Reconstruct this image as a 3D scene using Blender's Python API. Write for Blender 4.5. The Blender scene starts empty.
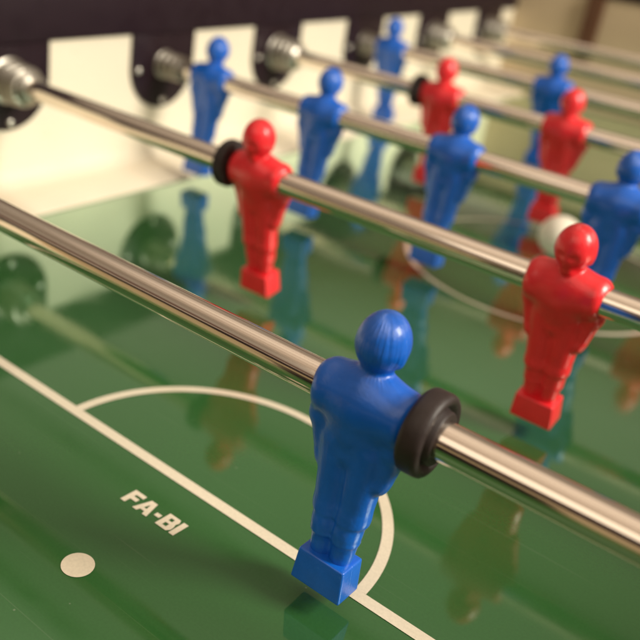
import bpy, bmesh, math, random
import numpy as np
from mathutils import Vector, Matrix
random.seed(4); rng = np.random.default_rng(4)
S = 0.001                                   # the table is laid out in millimetres
scene = bpy.context.scene
COL = scene.collection

# ------------------------------------------------------------------ helpers
def link(name, me, parent=None, loc=(0, 0, 0), rot=(0, 0, 0)):
    o = bpy.data.objects.new(name, me)
    COL.objects.link(o)
    o.location = [v*S for v in loc]; o.rotation_euler = rot
    if parent is not None: o.parent = parent
    return o

def thing(name, label, cat, loc=(0, 0, 0), group=None):
    o = bpy.data.objects.new(name, None); COL.objects.link(o)
    o.empty_display_size = 0.02
    o.location = [v*S for v in loc]
    o['label'] = label; o['category'] = cat
    if group: o['group'] = group
    return o

def mesh_from_bm(name, bm, mat, smooth=False, angle=35):
    bmesh.ops.scale(bm, vec=(S, S, S), verts=bm.verts)
    bmesh.ops.recalc_face_normals(bm, faces=bm.faces)
    me = bpy.data.meshes.new(name)
    if smooth:
        for f in bm.faces: f.smooth = True
        for e in bm.edges:
            if len(e.link_faces) == 2 and e.calc_face_angle(0) > math.radians(angle): e.smooth = False
    bm.to_mesh(me); bm.free()
    me.materials.append(mat)
    return me

def bm_box(bm, lo, hi, bev=0, seg=2):
    b = bmesh.new()
    bmesh.ops.create_cube(b, size=1)
    for v in b.verts:
        v.co = Vector([lo[i] + (v.co[i]+.5)*(hi[i]-lo[i]) for i in range(3)])
    if bev: bmesh.ops.bevel(b, geom=list(b.edges), offset=bev, segments=seg, profile=.5, affect='EDGES')
    tmp = bpy.data.meshes.new('tmp'); b.to_mesh(tmp); b.free(); bm.from_mesh(tmp); bpy.data.meshes.remove(tmp)

def bm_lathe(bm, prof, axis='X', n=64, origin=(0, 0, 0), closed=False):
    """prof: list of (along, radius)"""
    rings = []
    for a, r in prof:
        ring = []
        for k in range(n):
            t = 2*math.pi*k/n
            c = (a, r*math.cos(t), r*math.sin(t)) if axis == 'X' else (r*math.cos(t), r*math.sin(t), a)
            ring.append(bm.verts.new(Vector(c)+Vector(origin)))
        rings.append(ring)
    m = len(rings)
    for i in range(m if closed else m-1):
        A, B = rings[i], rings[(i+1) % m]
        for k in range(n):
            bm.faces.new((A[k], A[(k+1) % n], B[(k+1) % n], B[k]))
    if not closed:
        bm.faces.new(rings[0][::-1]); bm.faces.new(rings[-1])

# ------------------------------------------------------------------ materials
def newmat(name):
    m = bpy.data.materials.new(name); m.use_nodes = True
    nt = m.node_tree
    return m, nt, nt.nodes['Principled BSDF'], nt.nodes['Material Output']
def N(nt, t, **kw):
    n = nt.nodes.new(t)
    for k, v in kw.items():
        if k in n.inputs.keys(): n.inputs[k].default_value = v
        else: setattr(n, k, v)
    return n
def L(nt, a, b): nt.links.new(a, b)

def add_noise(nt, bsdf, base, scale, amt, detail=4, rough=None, bump=0, bscale=None, stretch=(1, 1, 1), bdist=0.0004):
    tc = N(nt, 'ShaderNodeTexCoord'); mp = N(nt, 'ShaderNodeMapping'); mp.inputs['Scale'].default_value = stretch
    L(nt, tc.outputs['Object'], mp.inputs['Vector'])
    nz = N(nt, 'ShaderNodeTexNoise', Scale=scale, Detail=detail); L(nt, mp.outputs[0], nz.inputs['Vector'])
    mx = N(nt, 'ShaderNodeMix', data_type='RGBA')
    d = [max(0, c*(1-amt)) for c in base[:3]]; b = [min(1, c*(1+amt)) for c in base[:3]]
    mx.inputs['A'].default_value = (*d, 1); mx.inputs['B'].default_value = (*b, 1)
    L(nt, nz.outputs['Fac'], mx.inputs['Factor']); L(nt, mx.outputs['Result'], bsdf.inputs['Base Color'])
    if rough:
        mr = N(nt, 'ShaderNodeMapRange'); mr.inputs['From Min'].default_value = .3; mr.inputs['From Max'].default_value = .7
        mr.inputs['To Min'].default_value, mr.inputs['To Max'].default_value = rough
        L(nt, nz.outputs['Fac'], mr.inputs['Value']); L(nt, mr.outputs[0], bsdf.inputs['Roughness'])
    if bump:
        n2 = N(nt, 'ShaderNodeTexNoise', Scale=bscale or scale*3, Detail=5); L(nt, mp.outputs[0], n2.inputs['Vector'])
        bp = N(nt, 'ShaderNodeBump', Strength=bump, Distance=bdist); L(nt, n2.outputs['Fac'], bp.inputs['Height'])
        L(nt, bp.outputs[0], bsdf.inputs['Normal'])
    return mp

def plain(name, base, rough=(.3, .45), amt=.12, scale=60, metallic=0, bump=.1, bscale=None, stretch=(1, 1, 1), bdist=.0002, spec=.5):
    m, nt, b, out = newmat(name)
    b.inputs['Metallic'].default_value = metallic; b.inputs['Specular IOR Level'].default_value = spec
    add_noise(nt, b, base, scale, amt, rough=rough, bump=bump, bscale=bscale, stretch=stretch, bdist=bdist)
    return m

def plastic_figure(name, base, edge):
    """painted moulded plastic: fine scuffs, and combed hair lines on the back of the head"""
    m, nt, b, out = newmat(name)
    tc = N(nt, 'ShaderNodeTexCoord'); sp = N(nt, 'ShaderNodeSeparateXYZ'); L(nt, tc.outputs['Object'], sp.inputs[0])
    nz = N(nt, 'ShaderNodeTexNoise', Scale=160, Detail=6); L(nt, tc.outputs['Object'], nz.inputs['Vector'])
    mx = N(nt, 'ShaderNodeMix', data_type='RGBA')
    mx.inputs['A'].default_value = (*[c*.82 for c in base], 1); mx.inputs['B'].default_value = (*[min(1, c*1.15) for c in base], 1)
    L(nt, nz.outputs['Fac'], mx.inputs['Factor'])
    # worn pale scuffs: small irregular flecks
    n3 = N(nt, 'ShaderNodeTexNoise', Scale=900, Detail=3); L(nt, tc.outputs['Object'], n3.inputs['Vector'])
    cr = N(nt, 'ShaderNodeMapRange'); cr.inputs['From Min'].default_value = .68; cr.inputs['From Max'].default_value = .8
    L(nt, n3.outputs['Fac'], cr.inputs['Value'])
    mu = N(nt, 'ShaderNodeMath', operation='MULTIPLY'); mu.inputs[1].default_value = .35; L(nt, cr.outputs[0], mu.inputs[0])
    m2 = N(nt, 'ShaderNodeMix', data_type='RGBA'); m2.inputs['B'].default_value = (*edge, 1)
    L(nt, mx.outputs['Result'], m2.inputs['A']); L(nt, mu.outputs[0], m2.inputs['Factor'])
    L(nt, m2.outputs['Result'], b.inputs['Base Color'])
    # hair: noise stretched along z, only on the head (z > 10 mm) behind the face (y < 3 mm)
    an = N(nt, 'ShaderNodeMath', operation='ARCTAN2'); L(nt, sp.outputs['X'], an.inputs[0])
    ny = N(nt, 'ShaderNodeMath', operation='MULTIPLY'); ny.inputs[1].default_value = -1; L(nt, sp.outputs['Y'], ny.inputs[0]); L(nt, ny.outputs[0], an.inputs[1])
    cbh = N(nt, 'ShaderNodeCombineXYZ'); L(nt, an.outputs[0], cbh.inputs[0]); L(nt, sp.outputs['Z'], cbh.inputs[1])
    mp = N(nt, 'ShaderNodeMapping'); mp.inputs['Scale'].default_value = (9.5, 60, 1); L(nt, cbh.outputs[0], mp.inputs['Vector'])
    hz = N(nt, 'ShaderNodeTexNoise', Scale=1, Detail=4, Distortion=.5); L(nt, mp.outputs[0], hz.inputs['Vector'])
    kz = N(nt, 'ShaderNodeMapRange'); kz.inputs['From Min'].default_value = .009; kz.inputs['From Max'].default_value = .014; L(nt, sp.outputs['Z'], kz.inputs['Value'])
    ky = N(nt, 'ShaderNodeMapRange'); ky.inputs['From Min'].default_value = .005; ky.inputs['From Max'].default_value = .002; L(nt, sp.outputs['Y'], ky.inputs['Value'])
    k1 = N(nt, 'ShaderNodeMath', operation='MULTIPLY'); L(nt, kz.outputs[0], k1.inputs[0]); L(nt, ky.outputs[0], k1.inputs[1])
    k2 = N(nt, 'ShaderNodeMath', operation='MULTIPLY'); L(nt, k1.outputs[0], k2.inputs[0]); L(nt, hz.outputs['Fac'], k2.inputs[1])
    b1 = N(nt, 'ShaderNodeBump', Strength=.75, Distance=.0011); L(nt, k2.outputs[0], b1.inputs['Height'])
    fz = N(nt, 'ShaderNodeTexNoise', Scale=620, Detail=5); L(nt, tc.outputs['Object'], fz.inputs['Vector'])
    # the line left by the two halves of the mould
    sq = N(nt, 'ShaderNodeMath', operation='ABSOLUTE'); L(nt, sp.outputs['Y'], sq.inputs[0])
    se = N(nt, 'ShaderNodeMapRange', interpolation_type='SMOOTHSTEP'); se.inputs['From Min'].default_value = .00045; se.inputs['From Max'].default_value = 0; se.inputs['To Max'].default_value = .7; L(nt, sq.outputs[0], se.inputs['Value'])
    sa = N(nt, 'ShaderNodeMath', operation='ADD'); L(nt, se.outputs[0], sa.inputs[0]); L(nt, fz.outputs['Fac'], sa.inputs[1])
    b2 = N(nt, 'ShaderNodeBump', Strength=.26, Distance=.0005); L(nt, sa.outputs[0], b2.inputs['Height']); L(nt, b1.outputs[0], b2.inputs['Normal'])
    L(nt, b2.outputs[0], b.inputs['Normal'])
    mr = N(nt, 'ShaderNodeMapRange'); mr.inputs['To Min'].default_value = .26; mr.inputs['To Max'].default_value = .44
    L(nt, nz.outputs['Fac'], mr.inputs['Value']); L(nt, mr.outputs[0], b.inputs['Roughness'])
    b.inputs['Specular IOR Level'].default_value = .5
    b.inputs['Coat Weight'].default_value = .35; b.inputs['Coat Roughness'].default_value = .17
    return m

def glazed(name, base, amt=.1):
    """printed board lying under a sheet of glass: diffuse print with a mirror-smooth double-faced glass reflection on top"""
    m, nt, b, out = newmat(name)
    tc = N(nt, 'ShaderNodeTexCoord')
    nz = N(nt, 'ShaderNodeTexNoise', Scale=9, Detail=6); L(nt, tc.outputs['Object'], nz.inputs['Vector'])
    gr = N(nt, 'ShaderNodeTexNoise', Scale=900, Detail=2); L(nt, tc.outputs['Object'], gr.inputs['Vector'])
    ad = N(nt, 'ShaderNodeMix', data_type='FLOAT'); ad.inputs['Factor'].default_value = .6
    L(nt, nz.outputs['Fac'], ad.inputs['A']); L(nt, gr.outputs['Fac'], ad.inputs['B'])
    mx = N(nt, 'ShaderNodeMix', data_type='RGBA')
    mx.inputs['A'].default_value = (*[c*(1-amt*2.2) for c in base], 1); mx.inputs['B'].default_value = (*[c*(1+amt*2.2) for c in base], 1)
    L(nt, ad.outputs['Result'], mx.inputs['Factor'])
    b.inputs['Roughness'].default_value = .6; b.inputs['Specular IOR Level'].default_value = 0.0
    cur = mx.outputs['Result']
    # hairline ball scratches in three directions, and settled dust
    for ang, thr, sc in ((22, .69, (5, 700, 1)), (-38, .70, (7, 850, 1)), (71, .72, (9, 620, 1))):
        mp = N(nt, 'ShaderNodeMapping'); mp.inputs['Rotation'].default_value = (0, 0, math.radians(ang)); mp.inputs['Scale'].default_value = sc
        L(nt, tc.outputs['Object'], mp.inputs['Vector'])
        sn = N(nt, 'ShaderNodeTexNoise', Scale=1.0, Detail=2); L(nt, mp.outputs[0], sn.inputs['Vector'])
        sr = N(nt, 'ShaderNodeMapRange'); sr.inputs['From Min'].default_value = thr; sr.inputs['From Max'].default_value = thr+.06; sr.inputs['To Max'].default_value = .075
        L(nt, sn.outputs['Fac'], sr.inputs['Value'])
        sx = N(nt, 'ShaderNodeMix', data_type='RGBA'); L(nt, sr.outputs[0], sx.inputs['Factor']); L(nt, cur, sx.inputs['A']); sx.inputs['B'].default_value = (.34, .38, .28, 1)
        cur = sx.outputs['Result']
    dn = N(nt, 'ShaderNodeTexVoronoi', Scale=190); L(nt, tc.outputs['Object'], dn.inputs['Vector'])
    dr = N(nt, 'ShaderNodeMapRange'); dr.inputs['From Min'].default_value = .10; dr.inputs['From Max'].default_value = .05; dr.inputs['To Max'].default_value = 1
    L(nt, dn.outputs['Distance'], dr.inputs['Value'])
    dk = N(nt, 'ShaderNodeSeparateColor'); L(nt, dn.outputs['Color'], dk.inputs[0])
    dg = N(nt, 'ShaderNodeMath', operation='GREATER_THAN'); dg.inputs[1].default_value = .94; L(nt, dk.outputs[0], dg.inputs[0])
    dm = N(nt, 'ShaderNodeMath', operation='MULTIPLY'); L(nt, dr.outputs[0], dm.inputs[0]); L(nt, dg.outputs[0], dm.inputs[1])
    d2 = N(nt, 'ShaderNodeMath', operation='MULTIPLY'); d2.inputs[1].default_value = .2; L(nt, dm.outputs[0], d2.inputs[0])
    dx = N(nt, 'ShaderNodeMix', data_type='RGBA'); L(nt, d2.outputs[0], dx.inputs['Factor']); L(nt, cur, dx.inputs['A']); dx.inputs['B'].default_value = (.55, .55, .45, 1)
    L(nt, dx.outputs['Result'], b.inputs['Base Color'])
    gl = N(nt, 'ShaderNodeBsdfGlossy'); gl.inputs['Color'].default_value = (.80, 1.0, .88, 1); 
    sm = N(nt, 'ShaderNodeTexNoise', Scale=30, Detail=5); L(nt, tc.outputs['Object'], sm.inputs['Vector'])
    mr = N(nt, 'ShaderNodeMapRange'); mr.inputs['From Min'].default_value = .3; mr.inputs['From Max'].default_value = .75; mr.inputs['To Min'].default_value = .02; mr.inputs['To Max'].default_value = .13
    L(nt, sm.outputs['Fac'], mr.inputs['Value']); L(nt, mr.outputs[0], gl.inputs['Roughness'])
    fr = N(nt, 'ShaderNodeFresnel', IOR=1.5)
    m1 = N(nt, 'ShaderNodeMath', operation='MULTIPLY_ADD'); m1.inputs[1].default_value = GLASS; m1.inputs[2].default_value = -.10; m1.use_clamp = True; L(nt, fr.outputs[0], m1.inputs[0])
    sh = N(nt, 'ShaderNodeMixShader'); L(nt, m1.outputs[0], sh.inputs[0]); L(nt, b.outputs[0], sh.inputs[1]); L(nt, gl.outputs[0], sh.inputs[2])
    L(nt, sh.outputs[0], out.inputs['Surface'])
    return m
GLASS = 3.9

M_green = glazed('green_print', (.029, .110, .028))
M_line = glazed('cream_print', (.76, .68, .54), .10)
M_wall = plain('cream_laminate', (.80, .715, .565), rough=(.35, .5), amt=.05, scale=22, bump=.06, bscale=240)
def scuffed_wall(m):
    nt = m.node_tree; b = nt.nodes['Principled BSDF']; src = b.inputs['Base Color'].links[0].from_socket
    tc = N(nt, 'ShaderNodeTexCoord'); mp = N(nt, 'ShaderNodeMapping'); mp.inputs['Scale'].default_value = (1, .6, 1.4); L(nt, tc.outputs['Object'], mp.inputs['Vector'])
    nz = N(nt, 'ShaderNodeTexNoise', Scale=75, Detail=6, Roughness=.65); L(nt, mp.outputs[0], nz.inputs['Vector'])
    mr = N(nt, 'ShaderNodeMapRange'); mr.inputs['From Min'].default_value = .63; mr.inputs['From Max'].default_value = .74; mr.inputs['To Max'].default_value = .35; L(nt, nz.outputs['Fac'], mr.inputs['Value'])
    mx = N(nt, 'ShaderNodeMix', data_type='RGBA'); L(nt, mr.outputs[0], mx.inputs['Factor']); L(nt, src, mx.inputs['A']); mx.inputs['B'].default_value = (.38, .30, .20, 1)
    L(nt, mx.outputs['Result'], b.inputs['Base Color'])
scuffed_wall(M_wall)
M_end = plain('tan_laminate', (.50, .39, .25), rough=(.35, .5), amt=.08, scale=22, bump=.06, bscale=240)
M_black = plain('black_plastic', (.016, .007, .011), rough=(.28, .42), amt=.2, bump=.15, bscale=500, spec=.28)
M_rail = plain('dark_rail_laminate', (.016, .006, .011), rough=(.45, .65), amt=.2, bump=.2, bscale=300, spec=.22)
M_rubber = plain('black_rubber', (.022, .013, .012), rough=(.42, .62), amt=.35, scale=220, bump=.35, bscale=700)
M_bolt = plain('bright_bolt_steel', (.80, .77, .70), rough=(.18, .32), amt=.1, metallic=1)
M_bearing = plain('grey_bearing_metal', (.40, .37, .32), rough=(.26, .42), amt=.25, scale=120, metallic=.9)
M_post = plain('brown_wood', (.10, .040, .016), rough=(.4, .6), amt=.35, scale=30, stretch=(6, 6, 1))
M_chrome = plain('chromed_steel', (.80, .715, .63), rough=(.07, .18), amt=.05, scale=40, metallic=1, bump=.12, bscale=60, stretch=(.25, 14, 14), bdist=.00012)
M_ball = plain('cream_ball', (.78, .72, .60), rough=(.35, .5), amt=.05, bump=.1)
M_blue = plastic_figure('blue_plastic', (.002, .118, .60), (.10, .30, .60))
M_red = plastic_figure('red_plastic', (.80, .017, .026), (.75, .16, .12))

# ------------------------------------------------------------------ dimensions (mm): field plane z = 0, rods run along x, first rod at y = 0
H = 83.0; PITCH = 150.; RR = 6.5; W = 643.; LED = 45.5; Y0 = -225.; Y1 = 975.; TOP = 107.2

# ------------------------------------------------------------------ the table
table = thing('foosball_table', 'foosball table with glossy green pitch under glass, cream side walls and black top rail', 'foosball table')

bm = bmesh.new(); bm_box(bm, (0, Y0, -14), (W, Y1, 0))
field = link('playfield', mesh_from_bm('playfield', bm, M_green), table)

def arc_strip(cx, cy, r, w, a0, a1, n=96, z=.25):
    bm = bmesh.new(); prev = None
    for k in range(n+1):
        t = a0+(a1-a0)*k/n
        p = [bm.verts.new((cx+(r+s*w/2)*math.cos(t), cy+(r+s*w/2)*math.sin(t), z)) for s in (-1, 1)]
        if prev: bm.faces.new((prev[0], prev[1], p[1], p[0]))
        prev = p
    return bm
def quad(bm, pts, z=.25): bm.faces.new([bm.verts.new((x, y, z)) for x, y in pts])
def marking(name, bm):
    me = mesh_from_bm(name, bm, M_line)
    for p in me.polygons:
        if p.normal.z < 0: p.flip()
    me.update()
    return link(name, me, field)
LX, LY, LW = 321.5, 7.4, 5.2
ra = math.asin((LW/2)/78.)
marking('penalty_arc', arc_strip(LX, LY, 78., 4.6, ra, math.pi-ra))
marking('centre_circle', arc_strip(318, 374, 96., 3.6, 0, 2*math.pi))
bm = bmesh.new(); quad(bm, ((144, LY-LW/2), (499, LY-LW/2), (499, LY+LW/2), (144, LY+LW/2)))
marking('penalty_line', bm)
for x in (144, 499):
    bm = bmesh.new(); quad(bm, ((x-LW/2, Y0+LED), (x+LW/2, Y0+LED), (x+LW/2, LY-LW/2-.01), (x-LW/2, LY-LW/2-.01))); marking('penalty_line', bm)
bm = bmesh.new(); bmesh.ops.create_circle(bm, cap_ends=True, radius=6.1, segments=48, matrix=Matrix.Translation((319.5, -55.5, .25)))
marking('penalty_spot', bm)
# lettering FA-BI, heavy capitals cut from quads
GL = {
 'F': (.86, [[(0,0),(.34,0),(.34,1),(0,1)], [(.34,.75),(.86,.75),(.86,1),(.34,1)], [(.34,.36),(.76,.36),(.76,.60),(.34,.60)]]),
 'A': (1.08, [[(0,0),(.33,0),(.54,.74),(.54,1),(.32,1)], [(.54,1),(.54,.74),(.75,0),(1.08,0),(.76,1)], [(.386,.20),(.694,.20),(.640,.39),(.440,.39)]]),
 '-': (.36, [[(0,.36),(.36,.36),(.36,.60),(0,.60)]]),
 'B': (.94, [[(0,0),(.32,0),(.32,1),(0,1)], [(.32,.80),(.90,.80),(.78,1),(.32,1)], [(.56,.60),(.84,.60),(.90,.80),(.56,.80)], [(.32,.42),(.92,.42),(.84,.60),(.32,.60)],
            [(.58,.20),(.94,.20),(.92,.42),(.58,.42)], [(.32,0),(.80,0),(.94,.20),(.32,.20)]]),
 'I': (.34, [[(0,0),(.34,0),(.34,1),(0,1)]]),
}
bm = bmesh.new(); adv = 0
tot = 3.98; hh = 8.4; wid = 29.4
for ch in 'FA-BI':
    w, polys = GL[ch]
    for p in polys:
        quad(bm, [(302.7+(x+adv)/tot*wid+.06*y*hh, -19.4+y*hh) for x, y in p])
    adv += w+(.14 if ch in 'A-' else .06)
marking('lettering', bm)

# side walls with a low cream ledge running along the edge of the glass
def extrude_y(prof, y0, y1):
    bm = bmesh.new()
    A = [bm.verts.new((x, y0, z)) for x, z in prof]; B = [bm.verts.new((x, y1, z)) for x, z in prof]
    n = len(prof)
    for i in range(n): bm.faces.new((A[i], A[(i+1) % n], B[(i+1) % n], B[i]))
    bm.faces.new(A[::-1]); bm.faces.new(B)
    return bm
cove = [(0+15*(1-math.cos(t)), 21-15*math.sin(t)) for t in [k*math.pi/2/10 for k in range(11)]]
prof = [(-22, 0.4), (-22, TOP), (0, TOP)] + cove + [(LED-.8, 1.7), (LED, .9), (LED, .4)]
bm = extrude_y(prof, Y0, Y1)
link('side_wall', mesh_from_bm('side_wall', bm, M_wall, True, 40), table)
bm = extrude_y([(W-x, z) for x, z in prof], Y0, Y1)
link('side_wall', mesh_from_bm('side_wall', bm, M_wall, True, 40), table)
def end_wall(y, s, top):
    """end wall with the goal mouth cut out"""
    bm = bmesh.new()
    gx0, gx1, gz = 222, 422, 76
    a, b = (y, y+22*s) if s > 0 else (y-22, y)
    bm_box(bm, (LED*0+.3, a, 1), (gx0, b, top)); bm_box(bm, (gx1, a, 1), (W-.3, b, top)); bm_box(bm, (gx0, a, gz), (gx1, b, top))
    return link('end_wall', mesh_from_bm('end_wall', bm, M_end), table)
end_wall(Y1, 1, 140); end_wall(Y0, -1, TOP)
for y, s in ((Y1+23, 1), (Y0-23, -1)):
    bm = bmesh.new(); lo, hi = sorted((y, y+90*s)); bm_box(bm, (180, lo, -14), (476, hi, 90), 3)
    link('goal_box', mesh_from_bm('goal_box', bm, M_black), table)
def rail(lo, hi):
    bm = bmesh.new(); bm_box(bm, lo, hi, .8, 2)
    return link('top_rail', mesh_from_bm('top_rail', bm, M_rail, True), table)
rail((-44, Y0-40, TOP+.3), (3, Y1+40, 152)); rail((W-3, Y0-40, TOP+.3), (W+44, Y1+40, 152))
rail((3.2, Y1-3, 140.3), (W-3.2, Y1+40, 151)); rail((3.2, Y0-40, TOP+.3), (W-3.2, Y0+3, 151))
bm = bmesh.new(); bm_box(bm, (98, Y1-9, 62), (120, Y1-.4, 139.6), 2)
link('corner_post', mesh_from_bm('corner_post', bm, M_post), table)

# bearing plates (rounded black tongues), each with bolts and a ribbed bearing
def plate_mesh():
    bm = bmesh.new(); R = 35; pts = [(-R, TOP-.2-H), (R, TOP-.2-H)] + [(R*math.cos(t), R*math.sin(t)) for t in [-k*math.pi/40 for k in range(41)]]
    pts = [(R, TOP-.2-H)] + [(R*math.cos(t), R*math.sin(t)) for t in [-k*math.pi/40 for k in range(41)]] + [(-R, TOP-.2-H)]
    f = bm.faces.new([bm.verts.new((.15, y, z)) for y, z in pts])
    g = bmesh.ops.extrude_face_region(bm, geom=[f])
    vs = [v for v in g['geom'] if isinstance(v, bmesh.types.BMVert)]
    bmesh.ops.translate(bm, vec=(2.6, 0, 0), verts=vs)
    top = [e for e in bm.edges if all(abs(v.co.x-2.75) < 1e-4 for v in e.verts)]
    bmesh.ops.bevel(bm, geom=top, offset=.9, segments=2, profile=.5, affect='EDGES')
    return mesh_from_bm('bearing_plate', bm, M_black, True)
def bolt_mesh():
    bm = bmesh.new(); bm_lathe(bm, [(0, 2.7), (.8, 2.6), (1.4, 2.1), (1.8, 1.4), (2.0, .4)], n=24)
    return mesh_from_bm('bolt', bm, M_bolt, True, 60)
def bearing_mesh(k):
    bm = bmesh.new(); prof = [(0, 12.5*k), (1.2, 12.5*k), (1.8, 11.8*k), (2.0, 8.5*k)]
    for x, r in ((3.2, 11.6), (9.6, 11.4), (16.0, 11.0)):
        r *= k
        prof += [(x-.2, r*.74)] + [(x+2.6-2.6*math.cos(t), r-2.0+2.0*math.sin(t)) for t in [q*math.pi/8 for q in range(9)]] + [(x+5.4, r*.74)]
    prof += [(22.5, 8.6*k), (24.5, 8.8*k), (26.5, 8.4), (27.2, 7.6), (27.2, 6.7)]
    bm_lathe(bm, prof, n=64)
    return mesh_from_bm('bearing', bm, M_bearing, True, 50)
PM, BM_, GM = plate_mesh(), bolt_mesh(), (bearing_mesh(.92), bearing_mesh(1.28))
for i in range(0, 8):
    y = (i-1)*PITCH
    p = link('bearing_plate', PM, table, (0, y, H))
    for dy, dz in ((-28, -3), (28, -3), (1, -29)):
        link('bolt', BM_, p, (2.7, dy, dz))
    link('bearing', GM[0 if i in (3, 5) else 1], p, (2.7, 0, 0))

# ------------------------------------------------------------------ the player figure: a smooth-blended solid, meshed by surface nets
def smin(a, b, k):
    h = np.clip(.5+.5*(b-a)/k, 0, 1); return b*(1-h)+a*h-k*h*(1-h)
def smax(a, b, k): return -smin(-a, -b, k)
def ell(P, c, r):
    q = (P-np.array(c))/np.array(r); k0 = np.linalg.norm(q, axis=-1); k1 = np.linalg.norm(q/np.array(r), axis=-1)
    return k0*(k0-1)/np.maximum(k1, 1e-6)
def cone(P, a, b, ra, rb):
    a = np.array(a, float); b = np.array(b, float); ba = b-a
    t = np.clip(((P-a)@ba)/(ba@ba), 0, 1)
    return np.linalg.norm(P-a-t[..., None]*ba, axis=-1)-(ra+(rb-ra)*t)
def cyl_x(P, x0, x1, r, rnd, cy=0, cz=0):
    dx = np.abs(P[..., 0]-(x0+x1)/2)-(x1-x0)/2+rnd; dr = np.hypot(P[..., 1]-cy, P[..., 2]-cz)-r+rnd
    return np.minimum(np.maximum(dx, dr), 0)+np.hypot(np.maximum(dx, 0), np.maximum(dr, 0))-rnd

def figure_sdf(P):
    X, Y, Z = P[..., 0], P[..., 1], P[..., 2]
    # trunk: flat-backed chest running straight down into the hips
    d = ell(P, (0, .3, -1), (14.0, 10.6, 13.5))
    d = smin(d, cone(P, (0, .2, -4), (0, 0, -17), 9.6, 7.6), 4)
    d = smin(d, cone(P, (-4.5, 0, -10), (4.5, 0, -10), 7.8, 7.8), 3)
    d = smin(d, cyl_x(P, -17.6, 17.6, 9.8, 4.2), 3)
    d = smin(d, cone(P, (-10, 0, 3.6), (0, 0, 5.8), 5.0, 5.6), 4)                       # sloping shoulders
    d = smin(d, cone(P, (10, 0, 3.6), (0, 0, 5.8), 5.0, 5.6), 4)
    # arms hang close beside the trunk and end in a fist at the hip
    for s in (-1, 1):
        arm = cone(P, (s*13.2, -.8, 2.6), (s*13.6, -1.0, -10), 6.6, 5.0)
        arm = smin(arm, cone(P, (s*13.6, -1.0, -10), (s*11.6, .2, -23), 4.9, 3.7), 2)
        arm = smin(arm, ell(P, (s*11.2, .4, -25.6), (3.2, 4.2, 4.2)), 1.5)
        d = smin(d, arm, 1.6)
    # long tapering legs with a groove between them
    for s in (-1, 1):
        leg = cone(P, (s*5.2, -.2, -15), (s*4.8, .3, -42), 7.7, 5.5)
        leg = smin(leg, cone(P, (s*4.7, .3, -42), (s*4.0, 0, -63), 5.3, 4.0), 2)
        leg = smin(leg, ell(P, (s*4.3, -1.0, -49), (4.7, 5.2, 7)), 2)                   # calf
        leg = np.where(np.abs(Z+52.5) < 5, smin(leg, np.hypot(leg+.25, Z+52.5)-.6, .4), leg)    # sock top
        leg = leg-.4*np.clip((Z+45.2)/.9, 0, 1)*np.clip((-Z-24)/20, 0, 1)                 # hem of the shorts
        d = smin(d, leg, 1.5)
    # neck, collar and egg-shaped head
    d = smin(d, cone(P, (0, .2, 5), (0, .8, 15), 5.2, 4.7), 2.0)
    d = smin(d, np.hypot(np.hypot(X, Y-.5)-4.9, Z-10.2)-.7, .6)
    hx = np.clip((21.0-Z)/11.5, 0, 1.1)
    sc = 1-.30*hx**1.5
    Q = P.copy(); Q[..., 0] = X/sc; Q[..., 1] = (Y-.8)/sc
    head = ell(Q, (0, .2, 20.8), (8.7, 9.6, 11.2))*.88
    head = smin(head, ell(P, (0, 8.0, 18.2), (1.3, 1.7, 3.2)), 3.0)                     # nose
    head = smin(head, ell(P, (0, 6.4, 12.6), (2.8, 2.4, 2.2)), 2.5)                     # chin
    for s in (-1, 1):
        head = smax(head, -ell(P, (s*3.2, 11.4, 20.8), (2.2, 1.9, 1.0)), 1.8)           # eye hollows
        head = smin(head, ell(P, (s*7.4, .6, 18.2), (1.0, 1.9, 2.8)), 1.6)              # low moulded ears
    d = smin(d, head, 1.2)
    # bore for the rod
    d = smax(d, -(np.hypot(Y, Z)-RR-.12), .4)
    return d

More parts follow.
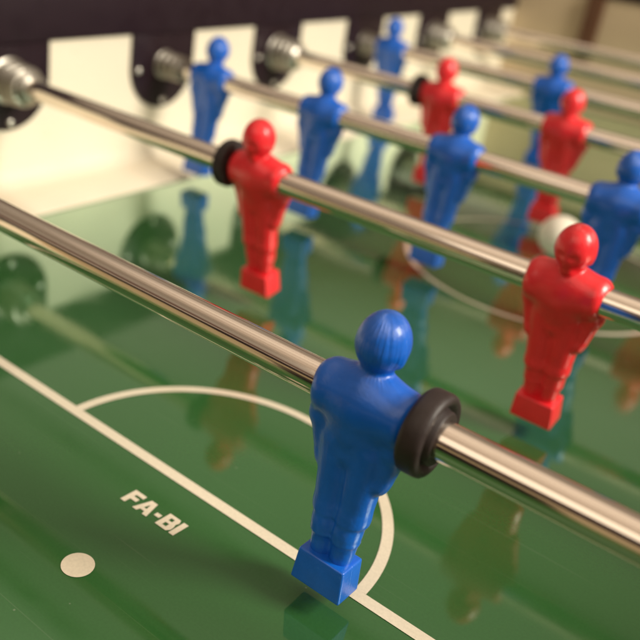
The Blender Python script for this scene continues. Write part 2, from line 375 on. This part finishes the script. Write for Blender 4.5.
def surface_nets(f, lo, hi, h):
    ax = [np.arange(l, u+h, h) for l, u in zip(lo, hi)]
    G = np.stack(np.meshgrid(*ax, indexing='ij'), -1)
    V = f(G); n = V.shape; ins = V < 0
    c = [ins[i:n[0]-1+i, j:n[1]-1+j, k:n[2]-1+k] for i in (0, 1) for j in (0, 1) for k in (0, 1)]
    s = sum(x.astype(int) for x in c); act = (s > 0) & (s < 8)
    acc = np.zeros(act.shape+(3,)); cnt = np.zeros(act.shape)
    m = [k-1 for k in n]
    def corner(i, j, k): return (slice(i, m[0]+i), slice(j, m[1]+j), slice(k, m[2]+k))
    for a in range(3):
        for u in (0, 1):
            for v in (0, 1):
                o0 = [0, 0, 0]; o1 = [0, 0, 0]; oth = [b for b in range(3) if b != a]
                o0[oth[0]] = o1[oth[0]] = u; o0[oth[1]] = o1[oth[1]] = v; o1[a] = 1
                A, B = V[corner(*o0)], V[corner(*o1)]
                cr = (A < 0) != (B < 0); t = np.where(cr, A/np.where(cr, A-B, 1), 0)
                p = np.zeros(act.shape+(3,)); p[...] = o0; p[..., a] = t
                acc += np.where(cr[..., None], p, 0); cnt += cr
    idx = -np.ones(act.shape, int); ids = np.argwhere(act); idx[act] = np.arange(len(ids))
    verts = (ids+acc[act]/cnt[act][:, None])*h+np.array(lo)
    faces = []
    for a in range(3):
        b, cx = (a+1) % 3, (a+2) % 3
        sl0 = [slice(None)]*3; sl1 = [slice(None)]*3; sl0[a] = slice(0, n[a]-1); sl1[a] = slice(1, n[a])
        E = ins[tuple(sl0)] != ins[tuple(sl1)]; D = ins[tuple(sl0)]
        for e in np.argwhere(E):
            if e[b] == 0 or e[cx] == 0 or e[b] >= n[b]-1 or e[cx] >= n[cx]-1: continue
            q = []
            for db, dc in ((-1, -1), (0, -1), (0, 0), (-1, 0)):
                g = e.copy(); g[b] += db; g[cx] += dc; q.append(idx[tuple(g)])
            if not D[tuple(e)]: q = q[::-1]
            if min(q) >= 0: faces.append(q)
    return verts, faces

FV, FF = surface_nets(figure_sdf, (-24, -16, -66), (24, 16, 35), .7)
def body_mesh(name, mat):
    me = bpy.data.meshes.new(name)
    me.from_pydata([tuple(v*S) for v in FV], [], FF); me.materials.append(mat)
    me.polygons.foreach_set('use_smooth', [True]*len(me.polygons)); me.update()
    return me
def foot_mesh(name, mat):
    bm = bmesh.new()
    bmesh.ops.create_cube(bm, size=1)
    for v in bm.verts:
        top = v.co.z > 0
        v.co = Vector((v.co.x*(18.8 if top else 20.8), v.co.y*(12.6 if top else 12.9), -61.4 if top else -75.0))
    bmesh.ops.bevel(bm, geom=list(bm.edges), offset=.9, segments=3, profile=.6, affect='EDGES')
    return mesh_from_bm(name, bm, mat, True, 50)
BODY = {'blue': body_mesh('blue_figure', M_blue), 'red': body_mesh('red_figure', M_red)}
FOOT = {'blue': foot_mesh('blue_foot', M_blue), 'red': foot_mesh('red_foot', M_red)}

def ring_mesh():
    """thick rubber bumper: wide flange with a narrower hub and a groove"""
    bm = bmesh.new()
    prof = [(-4.2, 6.6), (-4.2, 13.0), (-3.4, 13.9), (-2.4, 14.2), (1.6, 14.2), (2.9, 13.9), (3.7, 13.1), (3.9, 12.0), (3.4, 10.9), (2.2, 10.2), (2.0, 9.7), (2.4, 9.3), (4.2, 9.1), (4.9, 8.6), (5.0, 7.6), (5.0, 6.6)]
    bm_lathe(bm, prof, n=72, closed=True)
    return mesh_from_bm('bumper_ring', bm, M_rubber, True, 40)
def ring_thin_mesh():
    bm = bmesh.new()
    prof = [(-3.6, 6.6), (-3.6, 11.6), (-2.9, 12.8), (-1.8, 13.3), (-.7, 13.0), (-.2, 12.3), (.2, 12.3), (.7, 13.0), (1.8, 13.3), (2.9, 12.8), (3.6, 11.6), (3.6, 6.6)]
    bm_lathe(bm, prof, n=72, closed=True)
    return mesh_from_bm('bumper_ring', bm, M_rubber, True, 40)
RING, RING2 = ring_mesh(), ring_thin_mesh()

def tube_mesh(x0, x1):
    bm = bmesh.new(); n = 10
    xs = [x0, x0+.8] + [x0+(x1-x0)*k/n for k in range(1, n)] + [x1-.8, x1]
    bm_lathe(bm, [(x, RR if 0 < i < len(xs)-1 else RR-.8) for i, x in enumerate(xs)], n=96)
    return mesh_from_bm('rod_tube', bm, M_chrome, True, 35)
TUBE = tube_mesh(-90, W+130)
BACK = {'blue': 'blue plastic player figure seen from behind', 'red': 'red plastic player figure facing the camera'}

GROUP = 'chrome rods with player figures across the foosball table'
def rod(i, colour, xs, lean, label, rings=(), slide=0):
    """i-th rod: a thing; its tube, figures and rubber rings are parts"""
    r = thing('player_rod', label, 'foosball rod', (0, (i-1)*PITCH, H), GROUP)
    link('rod_tube', TUBE, r, (slide, 0, 0))
    for k, x in enumerate(xs):
        rz = 0 if colour == 'blue' else math.pi
        rx = math.radians(-lean if colour == 'blue' else lean)
        f = link('player_figure', BODY[colour], r, (x, 0, 0))
        f.rotation_mode = 'XYZ'
        f.matrix_local = Matrix.Translation((x*S, 0, 0)) @ Matrix.Rotation(math.radians(-lean)*(1 if colour == 'blue' else -1), 4, 'X') @ Matrix.Rotation(rz, 4, 'Z')
        f['label'] = BACK[colour]
        link('foot_block', FOOT[colour], f)
    for x, kind in rings:
        link('bumper_ring', RING if kind == 'thick' else RING2, r, (x, 0, 0))['label'] = 'black rubber bumper ring'
    return r
rod(1, 'blue', (391, 631), 3, 'nearest chrome rod, holding the large blue figure with a thick black ring at its side', ((413.3, 'thick'),), 40)
rod(2, 'red', (225, 399.5), 11, 'chrome rod with two red figures facing the camera, just behind the nearest rod', ((203.2, 'thin'),), 20)
rod(3, 'blue', (55.3, 161.5, 267, 374, 480), 6.5, 'chrome rod with four blue figures, between the clear red figures and the blurred ones', (), -20)
rod(4, 'red', (177, 283.5, 390, 496, 601), 3, 'blurred chrome rod with red figures and a black ring, behind four blue figures', ((154.5, 'thin'),), 10)
rod(5, 'blue', (37, 213, 389), -7, 'far blurred chrome rod with two blue figures, just behind the blurred red figures', (), 0)
rod(6, 'red', (330, 530), 2, 'bare blurred chrome rod between the farthest blue figures and the last rod', (), 0)
rod(7, 'red', (370,), 2, 'last bare chrome rod nearest the far cream end wall', (), 0)

# ball
bm = bmesh.new(); bmesh.ops.create_uvsphere(bm, u_segments=48, v_segments=32, radius=15.5)
ball = link('foosball_ball', mesh_from_bm('foosball_ball', bm, M_ball, True, 180), None, (314, 410.5, 15.7))
ball['label'] = 'small cream ball resting on the green pitch behind a red figure'; ball['category'] = 'ball'

# ------------------------------------------------------------------ camera (solved from the photograph)
cam = bpy.data.cameras.new('camera'); co = bpy.data.objects.new('camera', cam); COL.objects.link(co)
co.location = (.4963191, -.2135998, .2281092)
co.rotation_mode = 'XYZ'; co.rotation_euler = [math.radians(a) for a in (62.65192, -6.787905, 39.66047)]
cam.sensor_width = 36; cam.sensor_fit = 'HORIZONTAL'; cam.lens = 860.6383/640*36
cam.shift_x = (320-249.5463)/640; cam.shift_y = (316.540-320)/640
cam.clip_start = .005; cam.clip_end = 50
cam.dof.use_dof = True; cam.dof.focus_distance = .300; cam.dof.aperture_fstop = 48.4/6.2
scene.camera = co

# ------------------------------------------------------------------ light: one bright window to the right, a warm dim room all round
KEY = 34.0; AMB = .86; CEIL = 8.0
def area(name, loc, target, size, energy, col, sy=None):
    l = bpy.data.lights.new(name, 'AREA'); l.shape = 'RECTANGLE'; l.size = size; l.size_y = sy or size; l.energy = energy; l.color = col
    o = bpy.data.objects.new(name, l); COL.objects.link(o); o.location = loc
    d = Vector(target)-Vector(loc); o.rotation_euler = d.to_track_quat('-Z', 'Y').to_euler()
    return o
T = Vector((.3, .25, .05))
area('window_light', T+Vector((.84, .17, .58))*1.5, T, .44, KEY, (1, .93, .80), .56)
area('room_lamp', (.62, -1.42, 1.42), (.35, .1, .05), 2.4, CEIL, (1, .86, .68), 1.0)

w = bpy.data.worlds.new('World'); scene.world = w; w.use_nodes = True
nt = w.node_tree; bg = nt.nodes['Background']
tc = N(nt, 'ShaderNodeTexCoord'); sp = N(nt, 'ShaderNodeSeparateXYZ'); L(nt, tc.outputs['Generated'], sp.inputs[0])
# the room as a soft procedural environment: walls by height, a boarded ceiling, the dark figure of whoever holds the camera
def M2(op, a, b=None, clamp=False):
    n = N(nt, 'ShaderNodeMath', operation=op); n.use_clamp = clamp
    for k, v in enumerate((a, b)):
        if v is None: continue
        if isinstance(v, (int, float)): n.inputs[k].default_value = v
        else: L(nt, v, n.inputs[k])
    return n.outputs[0]
def mixc(f, a, b):
    n = N(nt, 'ShaderNodeMix', data_type='RGBA')
    L(nt, f, n.inputs['Factor'])
    for k, v in (('A', a), ('B', b)):
        if isinstance(v, tuple): n.inputs[k].default_value = v
        else: L(nt, v, n.inputs[k])
    return n.outputs['Result']
cr = N(nt, 'ShaderNodeValToRGB'); el = cr.color_ramp.elements
el[0].position = 0; el[0].color = (.03, .015, .012, 1)
el[1].position = 1; el[1].color = (1.35, 1.10, .84, 1)
for p, c in ((.46, (.03, .014, .014, 1)), (.52, (.10, .055, .035, 1)), (.58, (.44, .34, .24, 1)), (.64, (.50, .40, .29, 1)), (.66, (.13, .07, .05, 1)), (.70, (.16, .09, .06, 1)), (.74, (.42, .345, .26, 1)), (.84, (.50, .41, .31, 1)), (.90, (1.05, .86, .66, 1))):
    e = el.new(p); e.color = c
L(nt, M2('MULTIPLY_ADD', sp.outputs['Z'], .5), cr.inputs['Fac'])
cr.inputs['Fac'].links[0].from_node.inputs[2].default_value = .5
zz = M2('MAXIMUM', sp.outputs['Z'], .2)
cx_ = M2('DIVIDE', sp.outputs['X'], zz); cy_ = M2('DIVIDE', sp.outputs['Y'], zz)
cb = N(nt, 'ShaderNodeCombineXYZ'); L(nt, cx_, cb.inputs[0]); L(nt, cy_, cb.inputs[1])
br = N(nt, 'ShaderNodeTexBrick', Scale=1.0); br.inputs['Brick Width'].default_value = 2.6; br.inputs['Row Height'].default_value = .30; br.inputs['Mortar Size'].default_value = .018; br.inputs['Mortar Smooth'].default_value = .4
br.inputs['Color1'].default_value = (1, 1, 1, 1); br.inputs['Color2'].default_value = (.62, .58, .54, 1); br.inputs['Mortar'].default_value = (.20, .14, .12, 1)
L(nt, cb.outputs[0], br.inputs['Vector'])
mu = N(nt, 'ShaderNodeMix', data_type='RGBA', blend_type='MULTIPLY'); L(nt, M2('MULTIPLY', M2('SUBTRACT', sp.outputs['Z'], .45), 6, True), mu.inputs['Factor'])
L(nt, cr.outputs['Color'], mu.inputs['A']); L(nt, br.outputs['Color'], mu.inputs['B'])
vd = N(nt, 'ShaderNodeVectorMath', operation='DOT_PRODUCT'); L(nt, tc.outputs['Generated'], vd.inputs[0]); vd.inputs[1].default_value = Vector((.38, -.86, .18)).normalized()
ph = M2('MULTIPLY', M2('SUBTRACT', vd.outputs['Value'], .80), 12, True)
col = mixc(ph, mu.outputs['Result'], (.022, .010, .012, 1))
L(nt, col, bg.inputs['Color']); bg.inputs['Strength'].default_value = AMB

vs = scene.view_settings
vs.view_transform = 'Standard'; vs.look = 'None'; vs.exposure = .12; vs.gamma = 1; vs.use_curve_mapping = False
scene.cycles.max_bounces = 8; scene.cycles.glossy_bounces = 6
scene.cycles.use_denoising = True
